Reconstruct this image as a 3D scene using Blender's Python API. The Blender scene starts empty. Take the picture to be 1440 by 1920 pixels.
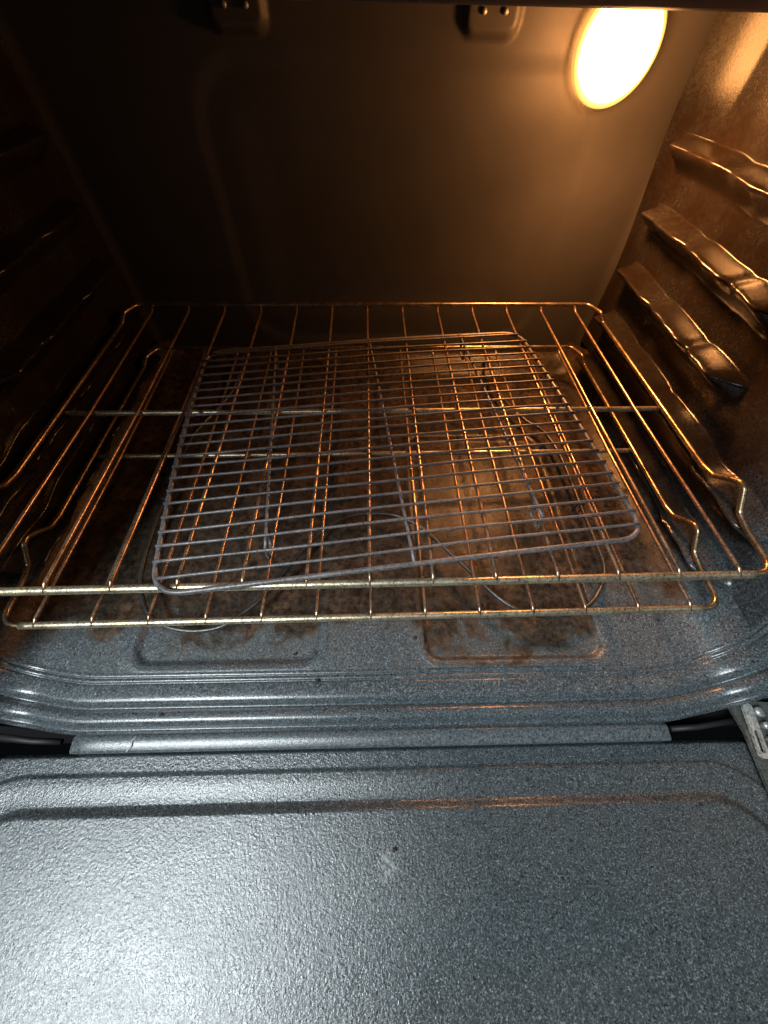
import bpy, math, random
import numpy as np
from mathutils import Vector, Matrix, Euler, noise

random.seed(4)
sc = bpy.context.scene
C = sc.collection

# ---------------------------------------------------------------- camera
cd = bpy.data.cameras.new("camera")
cam = bpy.data.objects.new("camera", cd)
C.objects.link(cam)
cam.location = (0.002332, -0.106952, 0.241682)
cam.rotation_euler = (0.6047469, -0.0159905, -0.0314965)
cd.sensor_fit = 'VERTICAL'
cd.sensor_height = 24.0
cd.sensor_width = 18.0
cd.lens = 691.256 / 1920 * 24.0
cd.clip_start = 0.004
cd.clip_end = 60
sc.camera = cam

# ---------------------------------------------------------------- world, lamps, exposure
W = bpy.data.worlds.new("World")
sc.world = W
W.use_nodes = True
bg = W.node_tree.nodes["Background"]
# a room whose pale ceiling is lit and whose lower walls are dark
wt = W.node_tree
w_co = wt.nodes.new("ShaderNodeTexCoord")
w_sep = wt.nodes.new("ShaderNodeSeparateXYZ")
w_ramp = wt.nodes.new("ShaderNodeValToRGB")
wt.links.new(w_co.outputs['Generated'], w_sep.inputs[0])
wt.links.new(w_sep.outputs[2], w_ramp.inputs[0])
wt.links.new(w_ramp.outputs[0], bg.inputs[0])
_e = w_ramp.color_ramp.elements
_e[0].position = 0.30; _e[0].color = (0.018, 0.022, 0.024, 1)
_e[1].position = 0.85; _e[1].color = (0.80, 0.95, 1.0, 1)
bg.inputs[1].default_value = 0.12

def area(name, loc, target, sx, sy, power, col, spread=180):
    l = bpy.data.lights.new(name, 'AREA')
    l.shape = 'RECTANGLE'
    l.size = sx
    l.size_y = sy
    l.energy = power
    l.color = col
    l.spread = math.radians(spread)
    o = bpy.data.objects.new(name, l)
    C.objects.link(o)
    o.location = loc
    o.rotation_euler = (Vector(target) - Vector(loc)).to_track_quat('-Z', 'Y').to_euler()
    return o

area("kitchen_ceiling_light", (-0.95, -0.75, 1.75), (-0.1, -0.15, -0.1), 0.55, 0.45, 52.0, (0.86, 0.96, 1.0))
area("kitchen_back_light", (-1.05, -1.35, 1.60), (0.05, 0.05, -0.1), 0.8, 0.4, 17.0, (0.92, 0.97, 1.0))

sc.view_settings.view_transform = 'Standard'
sc.view_settings.look = 'None'
sc.view_settings.exposure = 0.0
sc.view_settings.gamma = 1.0
sc.view_settings.use_curve_mapping = False
sc.cycles.max_bounces = 8
sc.cycles.sample_clamp_indirect = 4.0
sc.cycles.use_denoising = True

# ---------------------------------------------------------------- node helpers
class NT:
    def __init__(self, name):
        self.m = bpy.data.materials.new(name)
        self.m.use_nodes = True
        self.t = self.m.node_tree
        self.p = self.t.nodes["Principled BSDF"]
        self.co = self.t.nodes.new("ShaderNodeTexCoord").outputs['Object']
    def n(self, typ, **kw):
        nd = self.t.nodes.new(typ)
        for k, v in kw.items():
            setattr(nd, k, v)
        return nd
    def link(self, a, b):
        self.t.links.new(a, b)
    def noise(self, scale, detail=2, rough=0.5, vec=None, dist=0.0):
        nd = self.n("ShaderNodeTexNoise")
        nd.inputs['Scale'].default_value = scale
        nd.inputs['Detail'].default_value = detail
        nd.inputs['Roughness'].default_value = rough
        nd.inputs['Distortion'].default_value = dist
        self.link(vec or self.co, nd.inputs['Vector'])
        return nd.outputs['Fac']
    def ramp(self, fac, *stops):
        r = self.n("ShaderNodeValToRGB")
        el = r.color_ramp.elements
        while len(el) < len(stops):
            el.new(0.5)
        for e, (p, c) in zip(el, stops):
            e.position = p
            e.color = (c, c, c, 1) if isinstance(c, (int, float)) else (*c, 1)
        self.link(fac, r.inputs[0])
        return r.outputs[0]
    def mix(self, fac, a, b, typ='MIX'):
        m = self.n("ShaderNodeMix", data_type='RGBA', blend_type=typ)
        for s, v in ((m.inputs[0], fac), (m.inputs[6], a), (m.inputs[7], b)):
            if isinstance(v, (int, float)):
                s.default_value = v
            elif isinstance(v, tuple):
                s.default_value = (*v, 1)
            else:
                self.link(v, s)
        return m.outputs[2]
    def math(self, op, a, b=0.0, clamp=False):
        m = self.n("ShaderNodeMath", operation=op)
        m.use_clamp = clamp
        for s, v in ((m.inputs[0], a), (m.inputs[1], b)):
            if isinstance(v, (int, float)):
                s.default_value = v
            else:
                self.link(v, s)
        return m.outputs[0]
    def bump(self, height, strength, dist, prev=None):
        b = self.n("ShaderNodeBump")
        b.inputs['Strength'].default_value = strength
        b.inputs['Distance'].default_value = dist
        self.link(height, b.inputs['Height'])
        if prev is not None:
            self.link(prev, b.inputs['Normal'])
        return b.outputs['Normal']
    def out(self, col=None, rough=None, metal=None, normal=None, spec=None):
        for k, v in (('Base Color', col), ('Roughness', rough), ('Metallic', metal), ('Normal', normal), ('Specular IOR Level', spec)):
            if v is None:
                continue
            s = self.p.inputs[k]
            if isinstance(v, (int, float)):
                s.default_value = v
            elif isinstance(v, tuple):
                s.default_value = (*v, 1)
            else:
                self.link(v, s)
        return self.m

def enamel(name, base=(0.042, 0.056, 0.068), speck=(0.40, 0.47, 0.52), amount=1.0, rough=0.34, stain=None, grime=0.5, spec=0.55, bump=0.85, mottle=1.0, bscale=950, sscale=820, bdist=0.00035):
    t = NT(name)
    sp = t.noise(sscale, 2.0, 0.7)
    spk = t.ramp(sp, (0.52, 0.0), (0.64, 1.0))
    sp2 = t.noise(260, 2, 0.6)
    spk2 = t.ramp(sp2, (0.40, 0.35), (0.70, 1.0))
    f = t.math('MULTIPLY', spk, spk2)
    f = t.math('MULTIPLY', f, 0.55 * amount)
    mott = t.noise(480, 3, 0.75)
    mot = t.ramp(mott, (0.32, 1 - 0.65 * mottle), (0.68, 1 + 0.9 * mottle))
    col = t.mix(1.0, base, mot, 'MULTIPLY')
    col = t.mix(f, col, speck)
    # tiny dark pits
    pit = t.ramp(t.noise(430, 1, 0.5), (0.27, 1 - 0.75 * min(1, mottle)), (0.33, 1.0))
    col = t.mix(1.0, col, pit, 'MULTIPLY')
    big = t.noise(9, 4, 0.6)
    film = t.ramp(big, (0.35, 0.0), (0.75, 1.0))
    col = t.mix(t.math('MULTIPLY', film, 0.16 * grime), col, (0.16, 0.17, 0.165))
    rg = t.math('ADD', rough, t.math('MULTIPLY', t.math('SUBTRACT', t.noise(24, 4, 0.7), 0.5), 0.22))
    nrm = t.bump(t.noise(bscale, 3, 0.7), bump, bdist)
    nrm = t.bump(t.noise(70, 2, 0.5), 0.10, 0.0006, nrm)
    if stain:
        res = stain(t, col, rg)
        col, rg = res[:2]
        if len(res) > 2:
            spec = res[2]
    return t.out(col, rg, 0.0, nrm, spec)

def floor_stain(t, col, rg):
    sep = t.n("ShaderNodeSeparateXYZ")
    t.link(t.co, sep.inputs[0])
    x, y = sep.outputs[0], sep.outputs[1]
    n1 = t.noise(22, 5, 0.62, dist=0.3)
    n2 = t.noise(75, 4, 0.7)
    w = t.math('ADD', t.math('MULTIPLY', t.math('SUBTRACT', n1, 0.5), 0.17), t.math('MULTIPLY', t.math('SUBTRACT', n2, 0.5), 0.05))
    yy = t.math('ADD', y, w)
    # grease gathers in the two recesses; the far right front stays clean
    def between(a, b):
        return t.math('MULTIPLY', t.math('GREATER_THAN', x, a), t.math('LESS_THAN', x, b))
    soft = t.math('MULTIPLY', t.math('ADD', x, 0.19), 12.0, True)
    pads = t.math('ADD', between(0.0480, 0.2130), t.math('MULTIPLY', soft, between(-0.2130, -0.0480)))
    yy = t.math('ADD', yy, t.math('MULTIPLY', pads, 0.024))
    yy = t.math('SUBTRACT', yy, t.math('MULTIPLY', t.math('GREATER_THAN', x, 0.214), 0.045))
    yy = t.math('SUBTRACT', yy, 0.006)
    m = t.math('MULTIPLY', t.math('SUBTRACT', yy, -0.006), 60.0, True)
    tone = t.noise(34, 4, 0.6)
    brown = t.ramp(tone, (0.34, (0.006, 0.003, 0.003)), (0.46, (0.017, 0.008, 0.006)), (0.56, (0.038, 0.018, 0.011)), (0.68, (0.080, 0.038, 0.018)))
    m2 = t.math('MULTIPLY', m, t.ramp(n2, (0.30, 0.80), (0.55, 1.0)))
    m2 = t.math('MULTIPLY', m2, 0.98)
    m2 = t.math('MULTIPLY', m2, 1.0, True)
    col = t.mix(m2, col, brown)
    # olive film ahead of the burnt area
    m3 = t.math('MULTIPLY', t.math('SUBTRACT', yy, -0.034), 30.0, True)
    col = t.mix(t.math('MULTIPLY', m3, 0.35), col, (0.075, 0.062, 0.042))
    # small round drips with rims
    v = t.n("ShaderNodeTexVoronoi")
    v.inputs['Scale'].default_value = 34
    t.link(t.co, v.inputs['Vector'])
    d = t.ramp(v.outputs['Distance'], (0.05, 1.0), (0.12, 0.0))
    sel = t.ramp(t.noise(15, 1), (0.52, 0.0), (0.56, 1.0))
    col = t.mix(t.math('MULTIPLY', t.math('MULTIPLY', d, sel), 0.7), col, (0.02, 0.012, 0.010))
    brown2 = t.ramp(t.noise(150, 4, 0.75), (0.36, 0.25), (0.64, 1.7))
    col = t.mix(m2, col, t.mix(1.0, col, brown2, 'MULTIPLY'))
    rg = t.math('SUBTRACT', rg, t.math('MULTIPLY', m2, 0.06))
    rg = t.math('ADD', rg, t.math('MULTIPLY', m2, t.math('MULTIPLY', t.math('SUBTRACT', t.noise(130, 3, 0.7), 0.5), 0.5)))
    return col, rg, t.math('SUBTRACT', 0.6, t.math('MULTIPLY', m2, 0.38))

def wall_tone(t, col, rg):  # mottled very dark brown, setting in behind the front edge
    n1 = t.noise(14, 5, 0.65)
    m = t.ramp(n1, (0.34, 0.7), (0.60, 1.0))
    sep = t.n("ShaderNodeSeparateXYZ")
    t.link(t.co, sep.inputs[0])
    yy = t.math('ADD', sep.outputs[1], t.math('MULTIPLY', t.math('SUBTRACT', n1, 0.5), 0.12))
    m = t.math('MULTIPLY', m, t.math('MULTIPLY', t.math('SUBTRACT', yy, 0.025), 14.0, True))
    c2 = t.mix(t.noise(260, 3, 0.7), (0.004, 0.0028, 0.002), (0.022, 0.014, 0.009))
    col = t.mix(m, col, c2)
    return col, rg

def door_scuff(t, col, rg):
    # a few pale scuffs and dark baked specks
    v = t.n("ShaderNodeTexVoronoi")
    v.inputs['Scale'].default_value = 21
    v.inputs['Randomness'].default_value = 1.0
    w = t.n("ShaderNodeVectorMath", operation='ADD')
    t.link(t.co, w.inputs[0])
    nz = t.n("ShaderNodeTexNoise"); nz.inputs['Scale'].default_value = 160
    t.link(t.co, nz.inputs['Vector'])
    sc_ = t.n("ShaderNodeVectorMath", operation='SCALE'); sc_.inputs['Scale'].default_value = 0.006
    t.link(nz.outputs['Color'], sc_.inputs[0]); t.link(sc_.outputs[0], w.inputs[1])
    t.link(w.outputs[0], v.inputs['Vector'])
    d = t.ramp(v.outputs['Distance'], (0.035, 1.0), (0.075, 0.0))
    pale = t.ramp(t.noise(7, 2), (0.54, 0.0), (0.60, 1.0))
    col = t.mix(t.math('MULTIPLY', t.math('MULTIPLY', d, pale), 0.40), col, (0.30, 0.33, 0.33))
    v2 = t.n("ShaderNodeTexVoronoi"); v2.inputs['Scale'].default_value = 38
    t.link(w.outputs[0], v2.inputs['Vector'])
    d2 = t.ramp(v2.outputs['Distance'], (0.030, 1.0), (0.055, 0.0))
    dark = t.ramp(t.noise(11, 2), (0.55, 0.0), (0.58, 1.0))
    col = t.mix(t.math('MULTIPLY', t.math('MULTIPLY', d2, dark), 0.7), col, (0.015, 0.013, 0.012))
    # pale scuff beside the dark crumb
    dv = t.n("ShaderNodeVectorMath", operation='DISTANCE')
    t.link(w.outputs[0], dv.inputs[0]); dv.inputs[1].default_value = (0.0125, -0.163, -0.120)
    near = t.ramp(dv.outputs['Value'], (0.004, 1.0), (0.0095, 0.0))
    brk = t.ramp(t.noise(240, 3, 0.7), (0.45, 0.0), (0.55, 1.0))
    col = t.mix(t.math('MULTIPLY', t.math('MULTIPLY', near, brk), 0.6), col, (0.33, 0.35, 0.34))
    wipe = t.noise(5, 5, 0.7, dist=1.2)
    rg = t.math('ADD', rg, t.math('MULTIPLY', t.math('SUBTRACT', wipe, 0.5), 0.25))
    return col, rg

def back_stain(t, col, rg):
    col = t.mix(t.ramp(t.noise(10, 5, 0.65), (0.34, 0.2), (0.66, 0.8)), col, (0.054, 0.050, 0.045))
    return col, rg

M = {}
M['door'] = enamel('door_enamel', base=(0.031, 0.039, 0.043), speck=(0.36, 0.42, 0.45), sscale=900, bscale=520, bump=0.9, bdist=0.00047, rough=0.22, spec=0.85, stain=door_scuff)
M['frame'] = enamel('frame_enamel', base=(0.044, 0.054, 0.060), rough=0.24, bump=0.5, bscale=600, grime=0.7, spec=0.8)
M['floor'] = enamel('floor_enamel', base=(0.046, 0.055, 0.060), bscale=620, bump=1.0, rough=0.30, spec=0.6, stain=floor_stain)
M['wall'] = enamel('wall_enamel', base=(0.028, 0.031, 0.033), bump=0.38, bscale=520, amount=0.5, rough=0.20, stain=wall_tone, spec=0.42)
M['back'] = enamel('back_enamel', base=(0.068, 0.066, 0.065), bump=0.3, mottle=0.08, amount=0.0, rough=0.48, stain=back_stain, spec=0.35)

M['strip'] = enamel('strip_enamel', base=(0.062, 0.074, 0.080), amount=0.7, rough=0.25, spec=0.8, bump=0.45)

def metal(name, lo, hi, spots, rough=0.33, sc_=1.0, metallic=0.9):
    t = NT(name)
    c = t.mix(t.ramp(t.noise(30 * sc_, 4, 0.65), (0.32, 0.0), (0.68, 1.0)), lo, hi)
    s = t.ramp(t.noise(420, 2, 0.7), (0.36, 0.55), (0.52, 1.0))
    c = t.mix(1.0, c, s, 'MULTIPLY')
    s2 = t.ramp(t.noise(900, 1, 0.5), (0.33, spots), (0.42, 1.0))
    c = t.mix(1.0, c, s2, 'MULTIPLY')
    r = t.math('ADD', rough, t.math('MULTIPLY', t.math('SUBTRACT', t.noise(160, 3), 0.5), 0.3))
    return t.out(c, r, metallic, t.bump(t.noise(600, 2), 0.35, 0.0003))

M['rack'] = metal('heat_tinted_rack_steel', (0.46, 0.37, 0.24), (0.80, 0.71, 0.52), 0.3, 0.36, metallic=0.8)
M['rackwire'] = metal('browned_rack_wire', (0.42, 0.26, 0.16), (0.85, 0.60, 0.41), 0.4, 0.33, metallic=0.9)
M['rail'] = metal('browned_rack_rail', (0.30, 0.21, 0.12), (0.75, 0.57, 0.36), 0.3, 0.31, metallic=0.95)
M['cool'] = metal('dark_nonstick_wire', (0.125, 0.118, 0.120), (0.210, 0.198, 0.202), 0.5, 0.42, metallic=0.25)
M['element'] = metal('dull_element_steel', (0.07, 0.068, 0.066), (0.14, 0.135, 0.13), 0.6, 0.42, metallic=0.7)
M['hinge'] = metal('zinc_hinge_steel', (0.42, 0.44, 0.42), (0.66, 0.68, 0.65), 0.5, 0.42, metallic=0.5)
M['black'] = NT('black_void_paint').out((0.010, 0.010, 0.011), 0.6)
M['header'] = NT('header_enamel').out((0.035, 0.032, 0.030), 0.5)
t = NT('burnt_crumb')
M['crumb'] = t.out(t.mix(t.noise(400, 2), (0.008, 0.006, 0.005), (0.05, 0.03, 0.02)), 0.8)
t = NT('pale_scratch_metal')
M['scratch'] = t.out((0.45, 0.48, 0.48), 0.4)
t = NT('lit_lamp_glass')
t.p.inputs['Emission Color'].default_value = (1.0, 0.41, 0.115, 1)
t.p.inputs['Emission Strength'].default_value = 36.0
M['lamp'] = t.out((0.9, 0.8, 0.6), 0.2)
t = NT('lamp_rim_glass')
t.p.inputs['Emission Color'].default_value = (1.0, 0.52, 0.12, 1)
t.p.inputs['Emission Strength'].default_value = 0.9
M['rim'] = t.out((0.6, 0.45, 0.2), 0.15)

# ---------------------------------------------------------------- mesh helpers
class MB:
    def __init__(self):
        self.v = []
        self.f = []
    def add(self, v, f):
        b = len(self.v)
        self.v += [tuple(p) for p in v]
        self.f += [tuple(i + b for i in q) for q in f]
    def box(self, x0, x1, y0, y1, z0, z1):
        v = [(x, y, z) for z in (z0, z1) for y in (y0, y1) for x in (x0, x1)]
        self.add(v, [(0, 2, 3, 1), (4, 5, 7, 6), (0, 1, 5, 4), (2, 6, 7, 3), (0, 4, 6, 2), (1, 3, 7, 5)])
    def tube(self, pts, r, seg=10, closed=False, wob=0.0):
        pts = [Vector(p) for p in pts]
        n = len(pts)
        rings = []
        up = None
        for i, p in enumerate(pts):
            if closed:
                d = pts[(i + 1) % n] - pts[i - 1]
            else:
                d = pts[min(i + 1, n - 1)] - pts[max(i - 1, 0)]
            d.normalize()
            if up is None:
                up = Vector((0, 0, 1)) if abs(d.z) < 0.9 else Vector((1, 0, 0))
            a = d.cross(up)
            if a.length < 1e-4:
                a = d.orthogonal()
            a.normalize()
            b = a.cross(d).normalized()
            up = b
            rr = r * (1 + wob * noise.noise(p * 190))
            rings.append([p + a * rr * math.cos(2 * math.pi * k / seg) + b * rr * math.sin(2 * math.pi * k / seg) for k in range(seg)])
        v = [q for rg in rings for q in rg]
        f = []
        m = n if closed else n - 1
        for i in range(m):
            j = (i + 1) % n
            for k in range(seg):
                l = (k + 1) % seg
                f.append((i * seg + k, j * seg + k, j * seg + l, i * seg + l))
        if not closed:
            f.append(tuple(range(seg)))
            f.append(tuple((n - 1) * seg + k for k in reversed(range(seg))))
        self.add(v, f)
    def build(self, name, mat, parent=None, smooth=True, flip=False):
        me = bpy.data.meshes.new(name)
        fs = [tuple(reversed(q)) for q in self.f] if flip else self.f
        me.from_pydata(self.v, [], fs)
        me.materials.append(mat)
        if smooth:
            me.polygons.foreach_set('use_smooth', [True] * len(me.polygons))
        me.update()
        o = bpy.data.objects.new(name, me)
        C.objects.link(o)
        if parent:
            o.parent = parent
        return o

def fillet(pts, r, closed=False, seg=7):
    """Round every inner corner of a polyline; r a number or one per point."""
    pts = [Vector(p) for p in pts]
    n = len(pts)
    out = []
    for i, p in enumerate(pts):
        rr = r[i] if isinstance(r, (list, tuple)) else r
        if (not closed and i in (0, n - 1)) or rr <= 0:
            out.append(p)
            continue
        a = pts[i - 1] - p
        b = pts[(i + 1) % n] - p
        la, lb = a.length, b.length
        a.normalize(); b.normalize()
        ang = a.angle(b)
        t_ = min(rr / math.tan(ang / 2), la * 0.49, lb * 0.49)
        A, B = p + a * t_, p + b * t_
        for k in range(seg + 1):
            u = k / seg
            out.append(A * (1 - u) ** 2 + p * (2 * u * (1 - u)) + B * u * u)
    return out

def subdivide(pts, step, closed=False):
    out = []
    n = len(pts)
    for i in range(n if closed else n - 1):
        a, b = Vector(pts[i]), Vector(pts[(i + 1) % n])
        k = max(1, int((b - a).length / step))
        out += [a.lerp(b, j / k) for j in range(k)]
    if not closed:
        out.append(Vector(pts[-1]))
    return out

def empty(name, loc=(0, 0, 0), rz=0.0):
    o = bpy.data.objects.new(name, None)
    C.objects.link(o)
    o.location = loc
    o.rotation_euler = (0, 0, rz)
    o.empty_display_size = 0.02
    return o

def tag(o, label, cat, group=None):
    o['label'] = label
    o['category'] = cat
    if group:
        o['group'] = group
    return o

def ss(a, b, x):
    t_ = np.clip((x - a) / (b - a), 0, 1)
    return t_ * t_ * (3 - 2 * t_)

def grid(P, closed_faces=True):
    """P: array (n, m, 3) -> verts, faces"""
    n, m = P.shape[:2]
    v = P.reshape(-1, 3).tolist()
    idx = np.arange(n * m).reshape(n, m)
    q = np.stack([idx[:-1, :-1], idx[1:, :-1], idx[1:, 1:], idx[:-1, 1:]], -1).reshape(-1, 4).tolist()
    return v, q

# ---------------------------------------------------------------- the oven
X0, ZF, RC, ZT, YB = 0.320, -0.105, 0.040, 0.268, 0.420
SF = X0 - RC                     # half length of the flat floor
SA = SF + RC * math.pi / 2       # end of the corner arc
ST = SA + (ZT - ZF - RC)         # top of the side wall

def section(s, off=0.0):
    """Inner oven cross-section by arc length (array), pushed outward by off. Returns x, z."""
    sg = np.sign(s)
    a = np.abs(s)
    th = np.clip((a - SF) / RC, 0, math.pi / 2)
    x = np.where(a < SF, a, SF + (RC + off) * np.sin(th))
    z = np.where(a < SF, ZF - off, ZF + RC - (RC + off) * np.cos(th))
    z = np.where(a > SA, ZF + RC + (a - SA), z)
    return sg * x, z

def inward(s):
    sg = np.sign(s)
    a = np.abs(s)
    th = np.clip((a - SF) / RC, 0, math.pi / 2)
    return -sg * np.sin(th), np.cos(th)

def fwd_shift(s):
    """The front edge of the oven liner runs back towards its sides."""
    l = np.abs(s) - 0.235
    return 0.26 * np.clip(l, 0, None) ** 2 / (np.clip(l, 0, None) + 0.05) * (np.abs(s) < 10)

oven = empty('oven', (0, 0, 0), math.radians(-0.7))
tag(oven, 'open oven with dark blue speckled enamel, lit lamp and lowered door', 'oven')

def rrect_d(x, y, x0, x1, y0, y1, r):
    """signed distance inside (+) of a rounded rectangle"""
    cx, cy = (x0 + x1) / 2, (y0 + y1) / 2
    hx, hy = (x1 - x0) / 2 - r, (y1 - y0) / 2 - r
    dx, dy = np.abs(x - cx) - hx, np.abs(y - cy) - hy
    return -(np.hypot(np.maximum(dx, 0), np.maximum(dy, 0)) + np.minimum(np.maximum(dx, dy), 0) - r)

# --- floor pan
sv = np.concatenate([np.linspace(-SA, -SF, 40)[:-1], np.linspace(-SF, SF, 420), np.linspace(SF, SA, 40)[1:]])
yv = np.concatenate([np.linspace(-0.036, 0.05, 90)[:-1], np.linspace(0.05, YB, 150)])
S_, Y_ = np.meshgrid(sv, yv, indexing='ij')
x, z = section(S_)
nx, nz = inward(S_)
h = np.zeros_like(x)
for (a, b) in ((-0.214, -0.0475), (0.0475, 0.214)):
    d = rrect_d(x, Y_, a, b, -0.030, 0.255, 0.016)
    h -= 0.0040 * ss(-0.001, 0.0055, d)
    h += 0.0007 * np.exp(-((d + 0.004) / 0.003) ** 2)
h += 0.0006 * np.sin(x * 9 + 1) * np.cos(Y_ * 11)
# slight rear rise
h += 0.02 * ss(0.385, YB, Y_) * (np.abs(x) < 10)
yfac = 1 - np.clip((Y_ + 0.036) / 0.3, 0, 1)
P = np.stack([x + nx * h, Y_ + fwd_shift(S_) * yfac, z + nz * h], -1)
mb = MB(); mb.add(*grid(P))
mb.build('floor_pan', M['floor'], oven)

# --- side walls with pressed rack ledges
LEDGE = [(0.157, 0.0200), (0.104, 0.0220), (0.050, 0.0240), (-0.0035, 0.0270), (-0.059, 0.0275)]
def wall_h(y, z):
    h = np.zeros_like(y)
    for k, (zt, pr) in enumerate(LEDGE):
        y0 = 0.143 if k < 3 else 0.010
        yr = ss(y0 - 0.016, y0 + 0.016, y) * (1 - ss(0.385 - 0.004 * k, 0.397 - 0.004 * k, y))
        notch = 0.0046 * (np.exp(-((y - 0.298) / 0.012) ** 2) + np.exp(-((y - 0.208) / 0.012) ** 2))
        wav = 0.0005 * np.sin(y * 210 + k)
        zz = zt + 0.0006 * np.sin(y * 66 + 1.3 * k) - 0.0014 * np.exp(-((y - 0.298) / 0.012) ** 2) - 0.0012 * np.exp(-((y - 0.208) / 0.009) ** 2)
        if k >= 3:
            # the low ledges dip and are broken where the rack's stop drops in
            zz = zz - 0.004 * np.exp(-((y - 0.095) / 0.024) ** 2)
            notch = notch + 0.004 * np.exp(-((y - 0.112) / 0.014) ** 2)
        top = 1 - ss(zz - 0.0030, zz + 0.0042, z)
        und = ss(zz - 0.025, zz - 0.0015, z)
        h = np.maximum(h, (pr - notch - wav) * yr * top * und)
    # shallow front bulge ahead of the upper ledges
    h += -0.0012 * (1 - ss(0.138, 0.152, y)) * ss(-0.035, -0.020, z)
    return h

for sg in (-1, 1):
    zz = np.linspace(ZF + RC, ZT, 330)
    yy = np.linspace(-0.036, YB - 0.002, 330)
    Z_, Y_ = np.meshgrid(zz, yy, indexing='ij')
    a = SA + (Z_ - ZF - RC)
    h = wall_h(Y_, Z_)
    # soft upright crease just ahead of the back wall
    h += 0.36 * 0.5 * ((Y_ - 0.362) + np.sqrt((Y_ - 0.362) ** 2 + 0.004 ** 2)) * (0.15 + 0.85 * ss(0.02, 0.20, Z_)) * (1.0 if sg > 0 else 0.2)
    h *= ss(-0.036, -0.02, Y_)
    yfac = 1 - np.clip((Y_ + 0.036) / 0.3, 0, 1)
    X_ = sg * (X0 - h)
    P = np.stack([X_, Y_ + fwd_shift(a) * yfac, Z_], -1)
    mb = MB(); mb.add(*grid(P))
    mb.build('side_wall', M['wall'], oven)

# --- back wall with pressed panel and two mounting bosses
xs = np.linspace(-X0, X0, 320); zs = np.linspace(ZF - 0.01, ZT, 190)
X_, Z_ = np.meshgrid(xs, zs, indexing='ij')
d = rrect_d(X_, Z_, -0.172, 0.232, -0.07, 0.205, 0.055)
h = 0.0022 * ss(-0.003, 0.014, d)
h += 0.0020 * ss(0.030, 0.075, d)
for bx in (-0.110, 0.106):
    d2 = rrect_d(X_, Z_, bx - 0.024, bx + 0.024, 0.2135, 0.30, 0.010)
    h -= 0.0075 * ss(-0.003, 0.004, d2)
edge = ss(X0 - 0.020, X0, np.abs(X_))
yb = YB + h - 0.003 * edge ** 2
P = np.stack([X_, yb, Z_], -1)
mb = MB(); mb.add(*grid(P))
back = mb.build('back_wall', M['back'], oven)
for bx in (-0.110, 0.106):
    for dx in (-0.008, 0.010):
        mb = MB()
        pts = [(bx + dx, 0.4135 - 0.0035 * math.cos(a), 0.226 + 0.0035 * math.sin(a)) for a in (0.0, 0.4)]
        mb.tube([(bx + dx, 0.416, 0.2275), (bx + dx, 0.4100, 0.2275)], 0.0020, 14)
        mb.build('screw', M['hinge'], back)

# --- ceiling
mb = MB()
mb.box(-X0 - 0.01, X0 + 0.01, -0.02, YB + 0.02, ZT, ZT + 0.012)
mb.build('ceiling_panel', M['wall'], oven, smooth=False)
mb = MB()
mb.tube([(-0.42, -0.030, 0.2640), (0.42, -0.030, 0.2640)], 0.0240, 40)
mb.build('front_header', M['header'], oven)

# --- front frame: stepped profile swept round the opening
prof = [(-0.036, 0.0), (-0.0385, 0.0), (-0.0397, 0.0013), (-0.0410, 0.0003), (-0.0428, 0.0003), (-0.0442, 0.0018), (-0.0454, 0.0010),
        (-0.048, 0.0006), (-0.054, 0.0007), (-0.0580, 0.0014), (-0.0602, 0.0040), (-0.0618, 0.0066), (-0.0632, 0.0068), (-0.0650, 0.0050), (-0.0672, 0.0036),
        (-0.0695, 0.0034), (-0.0725, 0.0038), (-0.0748, 0.0058), (-0.0764, 0.0094), (-0.0776, 0.0112), (-0.0794, 0.0110), (-0.0812, 0.0096)]
def refine(pr, k=3):
    pr = np.array(pr)
    out = [pr[0]]
    for i in range(len(pr) - 1):
        p0 = pr[max(i - 1, 0)]; p1 = pr[i]; p2 = pr[i + 1]; p3 = pr[min(i + 2, len(pr) - 1)]
        for j in range(1, k + 1):
            t_ = j / k
            out.append(0.5 * ((2 * p1) + (-p0 + p2) * t_ + (2 * p0 - 5 * p1 + 4 * p2 - p3) * t_ ** 2 + (-p0 + 3 * p1 - 3 * p2 + p3) * t_ ** 3))
    return np.array(out)
pr = refine(prof)
half = np.concatenate([np.linspace(0, SF, 60)[:-1], np.linspace(SF, SA, 26)[:-1], np.linspace(SA, ST, 40)])
sv = np.concatenate([-half[::-1][:-1], half])
rows = []
for (py, off) in pr:
    x, z = section(sv, 0.0)
    nx, nz = inward(sv)
    x = x - nx * off; z = z - nz * off
    rows.append(np.stack([x, py + fwd_shift(sv), z], -1))
P = np.stack(rows, 1)
mb = MB(); mb.add(*grid(P))
mb.build('front_frame', M['frame'], oven, flip=True)

# --- sill strip below the frame, with ragged painted ends
zs0 = ZF - 0.0088
n = 90
rows = []
for i in range(n + 1):
    x_ = -0.2455 + 0.4975 * i / n
    e = min(i, n - i)
    dip = 0.003 * math.exp(-e / 1.2)
    rows.append([(x_, -0.0800, zs0 - 0.0035 - dip), (x_, -0.0818, zs0 - 0.0012 - dip), (x_, -0.0835, zs0 - 0.0006 - dip), (x_, -0.0922, zs0 - 0.0018 - dip), (x_, -0.0936, zs0 - 0.0032 - dip), (x_, -0.0934, zs0 - 0.03)])
mb = MB(); mb.add(*grid(np.array(rows)))
strip = mb.build('sill_strip', M['strip'], oven)
mb = MB()
mb.tube(fillet([(-0.1925, -0.0822, zs0 - 0.0006), (-0.1955, -0.0855, zs0 - 0.0003), (-0.1945, -0.089, zs0 - 0.0007), (-0.1975, -0.0930, zs0 - 0.0010)], 0.002), 0.0006, 6)
mb.build('scratch', M['scratch'], strip)

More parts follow.
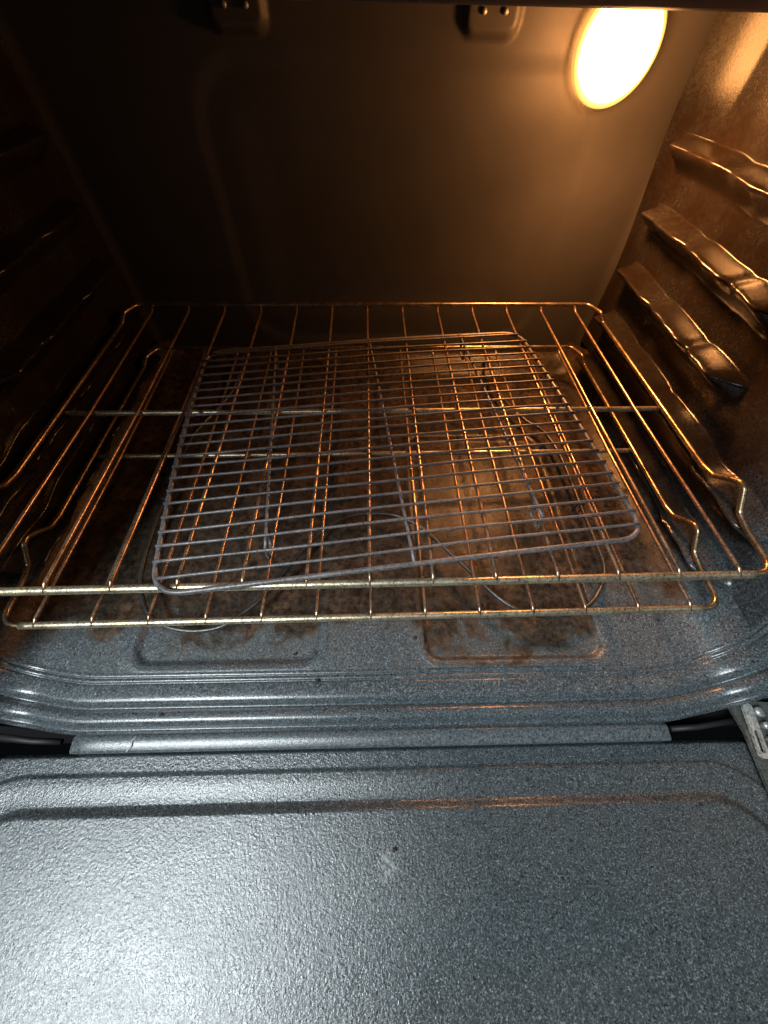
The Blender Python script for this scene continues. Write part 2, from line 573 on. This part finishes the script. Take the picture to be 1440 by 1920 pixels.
# --- dark body behind the hinge slots and beside the opening
mb = MB()
mb.box(-0.50, 0.50, -0.070, 0.0, -0.40, -0.134)
mb.box(-0.50, -0.352, -0.070, 0.45, -0.133, 0.40)
mb.box(0.352, 0.50, -0.070, 0.45, -0.133, 0.40)
mb.box(-0.50, 0.50, 0.455, 0.47, -0.40, 0.40)
mb.box(-0.35, 0.35, -0.050, 0.45, 0.285, 0.40)
mb.build('outer_body', M['black'], oven, smooth=False)

# --- lamp
lx, lz, lr = 0.2195, 0.2105, 0.0325
mb = MB()
rows = []
for i in range(15):
    th = math.pi / 2 * i / 14
    rr = lr * math.cos(th) ** 0.8 if i < 14 else 0.0
    yy_ = 0.4085 - 0.024 * math.sin(th)
    rows.append([(lx + rr * math.cos(2 * math.pi * k / 48), yy_, lz + rr * math.sin(2 * math.pi * k / 48)) for k in range(49)])
mb.add(*grid(np.array(rows)))
lamp = mb.build('lamp_lens', M['lamp'], oven, flip=True)
mb = MB()
mb.tube([(lx + (lr + 0.0012) * math.cos(2 * math.pi * k / 64), 0.4085, lz + (lr + 0.0012) * math.sin(2 * math.pi * k / 64)) for k in range(64)], 0.0032, 10, closed=True)
mb.tube([(lx + (lr + 0.0012) * math.cos(2 * math.pi * k / 64), 0.413, lz + (lr + 0.0012) * math.sin(2 * math.pi * k / 64)) for k in range(64)], 0.0028, 10, closed=True)
mb.build('lens_rim', M['rim'], lamp)

pl = bpy.data.lights.new('lamp_glow_fill', 'POINT')  # unseen point light added ahead of the lens, for the back-wall glow
pl.energy = 1.25
pl.color = (1.0, 0.39, 0.115)
pl.shadow_soft_size = 0.016
po = bpy.data.objects.new('lamp_glow_fill', pl)
C.objects.link(po)
po.parent = oven
po.location = (lx - 0.012, 0.338, lz - 0.010)

sl_ = bpy.data.lights.new('lamp_spot_fill', 'SPOT')  # added unseen spot, aimed front, down and right so the left wall stays dark
sl_.energy = 5.4
sl_.color = (1.0, 0.39, 0.115)
sl_.shadow_soft_size = 0.018
sl_.spot_size = math.radians(158)
sl_.spot_blend = 1.0
so = bpy.data.objects.new('lamp_spot_fill', sl_)
C.objects.link(so)
so.parent = oven
so.location = (lx - 0.004, 0.366, lz - 0.004)
so.rotation_euler = Vector((0.22, -0.50, -0.84)).to_track_quat('-Z', 'Y').to_euler()

# --- bake element
el = [(-0.190, 0.405, -0.078), (-0.195, 0.33, -0.090), (-0.224, 0.245), (-0.2286, 0.1765), (-0.2285, 0.1099), (-0.2248, 0.0600), (-0.2178, 0.0353), (-0.2033, 0.0119), (-0.1838, 0.0000), (-0.159, -0.0046), (-0.1342, -0.001),
      (-0.1156, 0.0127), (-0.1008, 0.0275), (-0.0821, 0.0567), (-0.0651, 0.0830), (-0.0426, 0.1063), (-0.0236, 0.1170), (-0.0026, 0.1203), (0.0263, 0.1176), (0.0539, 0.1005),
      (0.0835, 0.0667), (0.1016, 0.0451), (0.1184, 0.0242), (0.1381, 0.0101), (0.169, 0.0038), (0.2012, 0.0127), (0.2224, 0.0326), (0.2326, 0.0524), (0.2342, 0.0751), (0.2334, 0.1248), (0.2325, 0.205),
      (0.2225, 0.2492), (0.2023, 0.2731), (0.180, 0.33, -0.090), (0.175, 0.405, -0.078)]
el = [Vector((p[0], p[1], p[2] if len(p) > 2 else -0.090)) for p in el]
def crom(pts, k=6):
    out = []
    for i in range(len(pts) - 1):
        p0, p1, p2, p3 = pts[max(i - 1, 0)], pts[i], pts[i + 1], pts[min(i + 2, len(pts) - 1)]
        for j in range(k):
            t_ = j / k
            out.append(0.5 * ((2 * p1) + (-p0 + p2) * t_ + (2 * p0 - 5 * p1 + 4 * p2 - p3) * t_ ** 2 + (-p0 + 3 * p1 - 3 * p2 + p3) * t_ ** 3))
    out.append(pts[-1])
    return out
mb = MB()
mb.tube(crom(el), 0.0021, 12)
elem = mb.build('heating_element', M['element'], oven)
for (bx, by) in ((-0.2285, 0.14), (0.2335, 0.13), (-0.0026, 0.1203)):
    mb = MB()
    mb.tube(fillet([(bx - 0.004, by, -0.1035), (bx - 0.004, by, -0.0875), (bx + 0.004, by, -0.0875), (bx + 0.004, by, -0.1035)], 0.003), 0.0009, 8)
    mb.build('support_clip', M['element'], elem)

# --- door, hinged down: one pressed inner panel
ZD = -0.125
xs = np.linspace(-0.345, 0.345, 420)
ys = np.concatenate([np.linspace(-0.0930, -0.16, 110)[:-1], np.linspace(-0.16, -0.56, 90)])
X_, Y_ = np.meshgrid(xs, ys, indexing='ij')
d0 = rrect_d(X_, Y_, -0.346, 0.346, -0.60, -0.0922, 0.028)
d1 = rrect_d(X_, Y_, -0.335, 0.335, -0.58, -0.1068, 0.060)
d2 = rrect_d(X_, Y_, -0.315, 0.315, -0.56, -0.1285, 0.050)
h = 0.0020 * ss(0.0, 0.0030, d1)
h -= 0.0010 * ss(0.006, 0.020, d1)
h += 0.0046 * ss(-0.0005, 0.0066, d2)
h -= 0.006 * (1 - ss(0.0, 0.004, d0))
h += 0.0006 * np.sin(X_ * 8) * np.cos(Y_ * 9)
h -= 0.0030
P = np.stack([X_, Y_, ZD + h], -1)
# pull the outline in to the rounded corners
out_ = d0 < 0
cxn = np.where(out_, np.sign(X_) * (0.346 - 0.028), X_)
cyn = np.where(out_, -0.0922 - 0.028, Y_)
dx, dy = X_ - cxn, Y_ - cyn
L = np.hypot(dx, dy) + 1e-9
near = out_ & (Y_ > -0.12)
P[..., 0] = np.where(near, cxn + dx / L * 0.028, P[..., 0])
P[..., 1] = np.where(near, cyn + dy / L * 0.028, P[..., 1])
# skirt at the hinge edge
skirt = P[:, :1].copy(); skirt[..., 2] -= 0.02; skirt[..., 1] += 0.0005
P = np.concatenate([skirt, P], 1)
mb = MB(); mb.add(*grid(P))
door = mb.build('door', M['door'], oven, flip=True)
mb = MB()
mb.box(-0.350, 0.350, -0.57, -0.0925, ZD - 0.045, ZD - 0.012)
mb.build('outer_panel', M['black'], door, smooth=False)

# hinge arm on each side: a bent steel strap with a slot and a rivet, in front of a plate
def hinge(sg):
    mb = MB()
    A = Vector((0.3190 * sg, -0.0680, -0.1065)); B = Vector((0.3160 * sg, -0.1075, -0.1110))
    ax = (B - A).normalized()
    side = Vector((sg, 0, 0)); side = (side - ax * side.dot(ax)).normalized()
    up = side.cross(ax) * (1 if sg < 0 else -1)
    if up.z < 0: up = -up
    Ln = (B - A).length
    def pt(u, w, h_): return A + ax * u + side * w + up * h_
    # slotted plate outline: outer loop and slot loop
    hw = 0.0040
    outer, inner = [], []
    for k in range(40):
        a = 2 * math.pi * k / 40
        c_, s_ = math.cos(a), math.sin(a)
        outer.append((Ln / 2 + (Ln / 2 - hw) * (1 if c_ > 0 else -1) + hw * c_, hw * s_))
        inner.append((Ln - 0.012 + 0.006 * (1 if c_ > 0 else -1) + 0.0021 * c_, 0.0021 * s_))
    v = [pt(*p, 0.002) for p in outer] + [pt(*p, 0.002) for p in inner] + [pt(*p, -0.0005) for p in outer] + [pt(*p, -0.0005) for p in inner]
    f = []
    for k in range(40):
        l = (k + 1) % 40
        f += [(k, l, 40 + l, 40 + k), (k, 80 + k, 80 + l, l), (40 + k, 40 + l, 120 + l, 120 + k)]
    mb.add(v, f)
    arm = mb.build('hinge_arm', M['hinge'], door, smooth=False)
    mb = MB()
    w0 = 0.0052 * 1.0
    q = [pt(-0.002, -0.013, -0.003), pt(-0.002, 0.030, -0.003), pt(Ln + 0.03, 0.030, -0.006), pt(Ln + 0.03, 0.001, -0.006), pt(Ln * 0.55, -0.0045, -0.004)]
    v = q + [p - Vector((0, 0, 0.003)) for p in q]
    mb.add(v, [(0, 1, 2, 3, 4), (5, 9, 8, 7, 6)] + [(k, (k + 1) % 5, 5 + (k + 1) % 5, 5 + k) for k in range(5)])
    mb.build('hinge_plate', M['hinge2'], arm, smooth=False)
    for u, w, r in ((0.006, 0.009, 0.0038), (0.016, 0.011, 0.0028), (Ln + 0.008, 0.010, 0.0022), (0.026, 0.012, 0.0024)):
        mb = MB()
        mb.tube([pt(u, w, -0.005), pt(u, w, 0.001), pt(u, w, 0.0026)], r, 14)
        mb.build('rivet', M['hinge'], arm)
M['hinge2'] = metal('greasy_hinge_plate', (0.07, 0.075, 0.068), (0.16, 0.165, 0.150), 0.5, 0.5, metallic=0.5)
for sg in (1, -1):
    hinge(sg)
    mb = MB()
    mb.tube(fillet([(0.262 * sg, -0.0845, -0.1290), (0.285 * sg, -0.0835, -0.1265), (0.312 * sg, -0.080, -0.1200)], 0.01), 0.0024, 12)
    mb.build('hinge_pin', M['black'], oven)

# ---------------------------------------------------------------- oven racks
SP = 0.0445
def make_rack(root):
    hw = 0.296
    side = [(hw, 0.000, -0.0010), (hw, 0.036, 0.0000), (hw, 0.0515, 0.0030), (hw, 0.0645, 0.0172), (hw, 0.0705, 0.0180), (hw, 0.0775, 0.0135), (hw, 0.0905, 0.0030), (hw, 0.104, 0.0005),
            (hw, 0.343, 0.0), (hw - 0.004, 0.352, 0.0085), (hw - 0.012, 0.374, 0.0075)]
    rs = [0.016, 0, 0.006, 0.006, 0.005, 0.006, 0.010, 0.01, 0.004, 0.006, 0.010]
    loop = side + [(-a, b, c_) for a, b, c_ in reversed(side)]
    pts = subdivide(fillet(loop, rs + rs[::-1], closed=True), 0.006, closed=True)
    mb = MB()
    # a slightly lighter gauge than the front bar
    mb.tube(pts, 0.0024, 12, closed=True, wob=0.04)
    mb.build('frame', M['rail'], root)
    mb = MB()
    mb.tube(subdivide([(-hw + 0.016, -0.0002, -0.0012), (hw - 0.016, -0.0002, -0.0012)], 0.006), 0.0030, 14, wob=0.04)
    mb.build('front_bar', M['rack'], root)
    mb = MB()
    mb.tube(subdivide([(-hw, 0.1855, -0.0042), (hw, 0.1855, -0.0042)], 0.006), 0.0026, 12, wob=0.04)
    mb.build('cross_bar', M['rack'], root)
    for i in range(-6, 7):
        x_ = i * SP + random.uniform(-0.0004, 0.0004)
        sag = random.uniform(-0.0006, 0.0004)
        mb = MB()
        mb.tube(subdivide(fillet([(x_, -0.0022, -0.0005), (x_, 0.0035, 0.0026), (x_, 0.18, 0.0006 + sag), (x_, 0.366, 0.0018), (x_, 0.3745, 0.0060)], 0.004), 0.012), 0.0015, 10, wob=0.05)
        mb.build('wire', M['rackwire'], root)

ra = empty('oven_rack', (0, 0, 0))
tag(ra, 'upper brass-tinted wire oven rack carrying the small dark cooling rack', 'oven rack', 'oven racks')
make_rack(ra)
rb = ra.copy(); C.objects.link(rb)
rb.location = (0, -0.0054, -0.055)
for ch in list(ra.children):
    c_ = ch.copy(); C.objects.link(c_); c_.parent = rb
rb['label'] = 'lower brass-tinted wire oven rack directly above the heating element'

# ---------------------------------------------------------------- cooling rack
cr = empty('cooling_rack', (0.016, 0.151, 0.0), math.radians(6.0))
tag(cr, 'dark grey fine-mesh wire cooling rack lying askew on the upper rack', 'cooling rack')
cw, cl = 0.178, 0.142
def dz(x_, y_):   # old rack, a little warped
    return 0.0010 * math.sin(x_ * 14 + 1) + 0.0010 * math.sin(y_ * 17 + 2)
def dx_(x_, y_):
    return 0.0035 * math.sin(math.pi * (y_ + cl) / (2 * cl)) * (-1 if x_ < 0 else 0.4)
ZC = 0.0070
loop = fillet([(cw, -cl, 0), (cw, cl, 0), (-cw, cl, 0), (-cw, -cl, 0)], 0.022, closed=True, seg=9)
loop = subdivide(loop, 0.008, closed=True)
loop = [(p.x + dx_(p.x, p.y), p.y, ZC + dz(p.x, p.y)) for p in loop]
mb = MB(); mb.tube(loop, 0.0020, 12, closed=True, wob=0.05)
mb.build('frame', M['cool'], cr)
nw = 22
for i in range(nw):
    y_ = -cl + 0.0108 + i * (2 * cl - 0.0190) / (nw - 1) + random.uniform(-0.0006, 0.0006)
    e = cl - abs(y_)
    xe = cw - (0.022 - math.sqrt(max(0.0, 0.022 ** 2 - (0.022 - e) ** 2)) if e < 0.022 else 0)
    xe += 0.0012
    n = 30
    sl = random.uniform(-0.0008, 0.0008)
    pts = []
    for k in range(n + 1):
        x_ = -xe + 2 * xe * k / n
        pts.append((x_ + dx_(x_, y_) * abs(x_ / xe) ** 3, y_ + sl * x_ / xe + 0.0004 * math.sin(x_ * 30 + i), ZC + 0.0026 + dz(x_, y_)))
    mb = MB(); mb.tube(pts, 0.00116, 8, wob=0.15)
    mb.build('cross_wire', M['cool'], cr)
for k, x_ in enumerate((-0.104, 0.0005, 0.106)):
    y0 = -cl if k == 1 else -cl + 0.026
    y1 = cl if k == 1 else cl + 0.001
    pts = [(x_, y0 + (y1 - y0) * j / 24, ZC - (0.0 if k == 1 else 0.0004) + 0.0004 + dz(x_, y0)) for j in range(25)]
    mb = MB(); mb.tube(pts, 0.0014, 8, wob=0.1)
    sw = mb.build('support_wire', M['cool'], cr)
    if k != 1:
        for yy_ in (y0, y1 - 0.028):
            mb = MB()
            mb.tube(subdivide(fillet([(x_, yy_ + 0.016, ZC), (x_, yy_ + 0.014, ZC - 0.014), (x_, yy_ - 0.002, ZC - 0.014), (x_, yy_, ZC)], 0.005), 0.003), 0.0014, 8)
            mb.build('foot', M['cool'], sw)

# ---------------------------------------------------------------- crumbs
def crumb(x_, y_, z_, r, label):
    mb = MB()
    n1, n2 = 9, 12
    rows = []
    ph = random.uniform(0, 9)
    for i in range(n1):
        th = math.pi * i / (n1 - 1)
        row = []
        for k in range(n2 + 1):
            a = 2 * math.pi * (k % n2) / n2
            v = Vector((math.sin(th) * math.cos(a), math.sin(th) * math.sin(a), math.cos(th)))
            rr = r * (1 + 0.55 * noise.noise(v * 1.7 + Vector((ph, 0, 0))))
            row.append((v.x * rr * 1.3, v.y * rr, v.z * rr * 0.6))
        rows.append(row)
    mb.add(*grid(np.array(rows)))
    o = mb.build('crumb', M['crumb'], None, smooth=True)
    o.location = (x_, y_, z_)
    tag(o, label, 'crumb', 'burnt crumbs')
crumb(0.0145, -0.1575, -0.1216, 0.0012, 'tiny black crumb on the open door panel')
crumb(-0.0480, -0.0440, -0.1040, 0.0016, 'black crumb on the ridge in front of the left floor recess')
crumb(-0.1755, -0.0660, -0.1082, 0.0014, 'flat black crumb in the frame groove near its left end')
crumb(-0.0700, -0.0205, -0.1070, 0.0011, 'small crumb in the front right corner of the left floor recess')
crumb(0.0395, -0.0100, -0.1035, 0.0013, 'small crumb on the floor just left of the right recess')
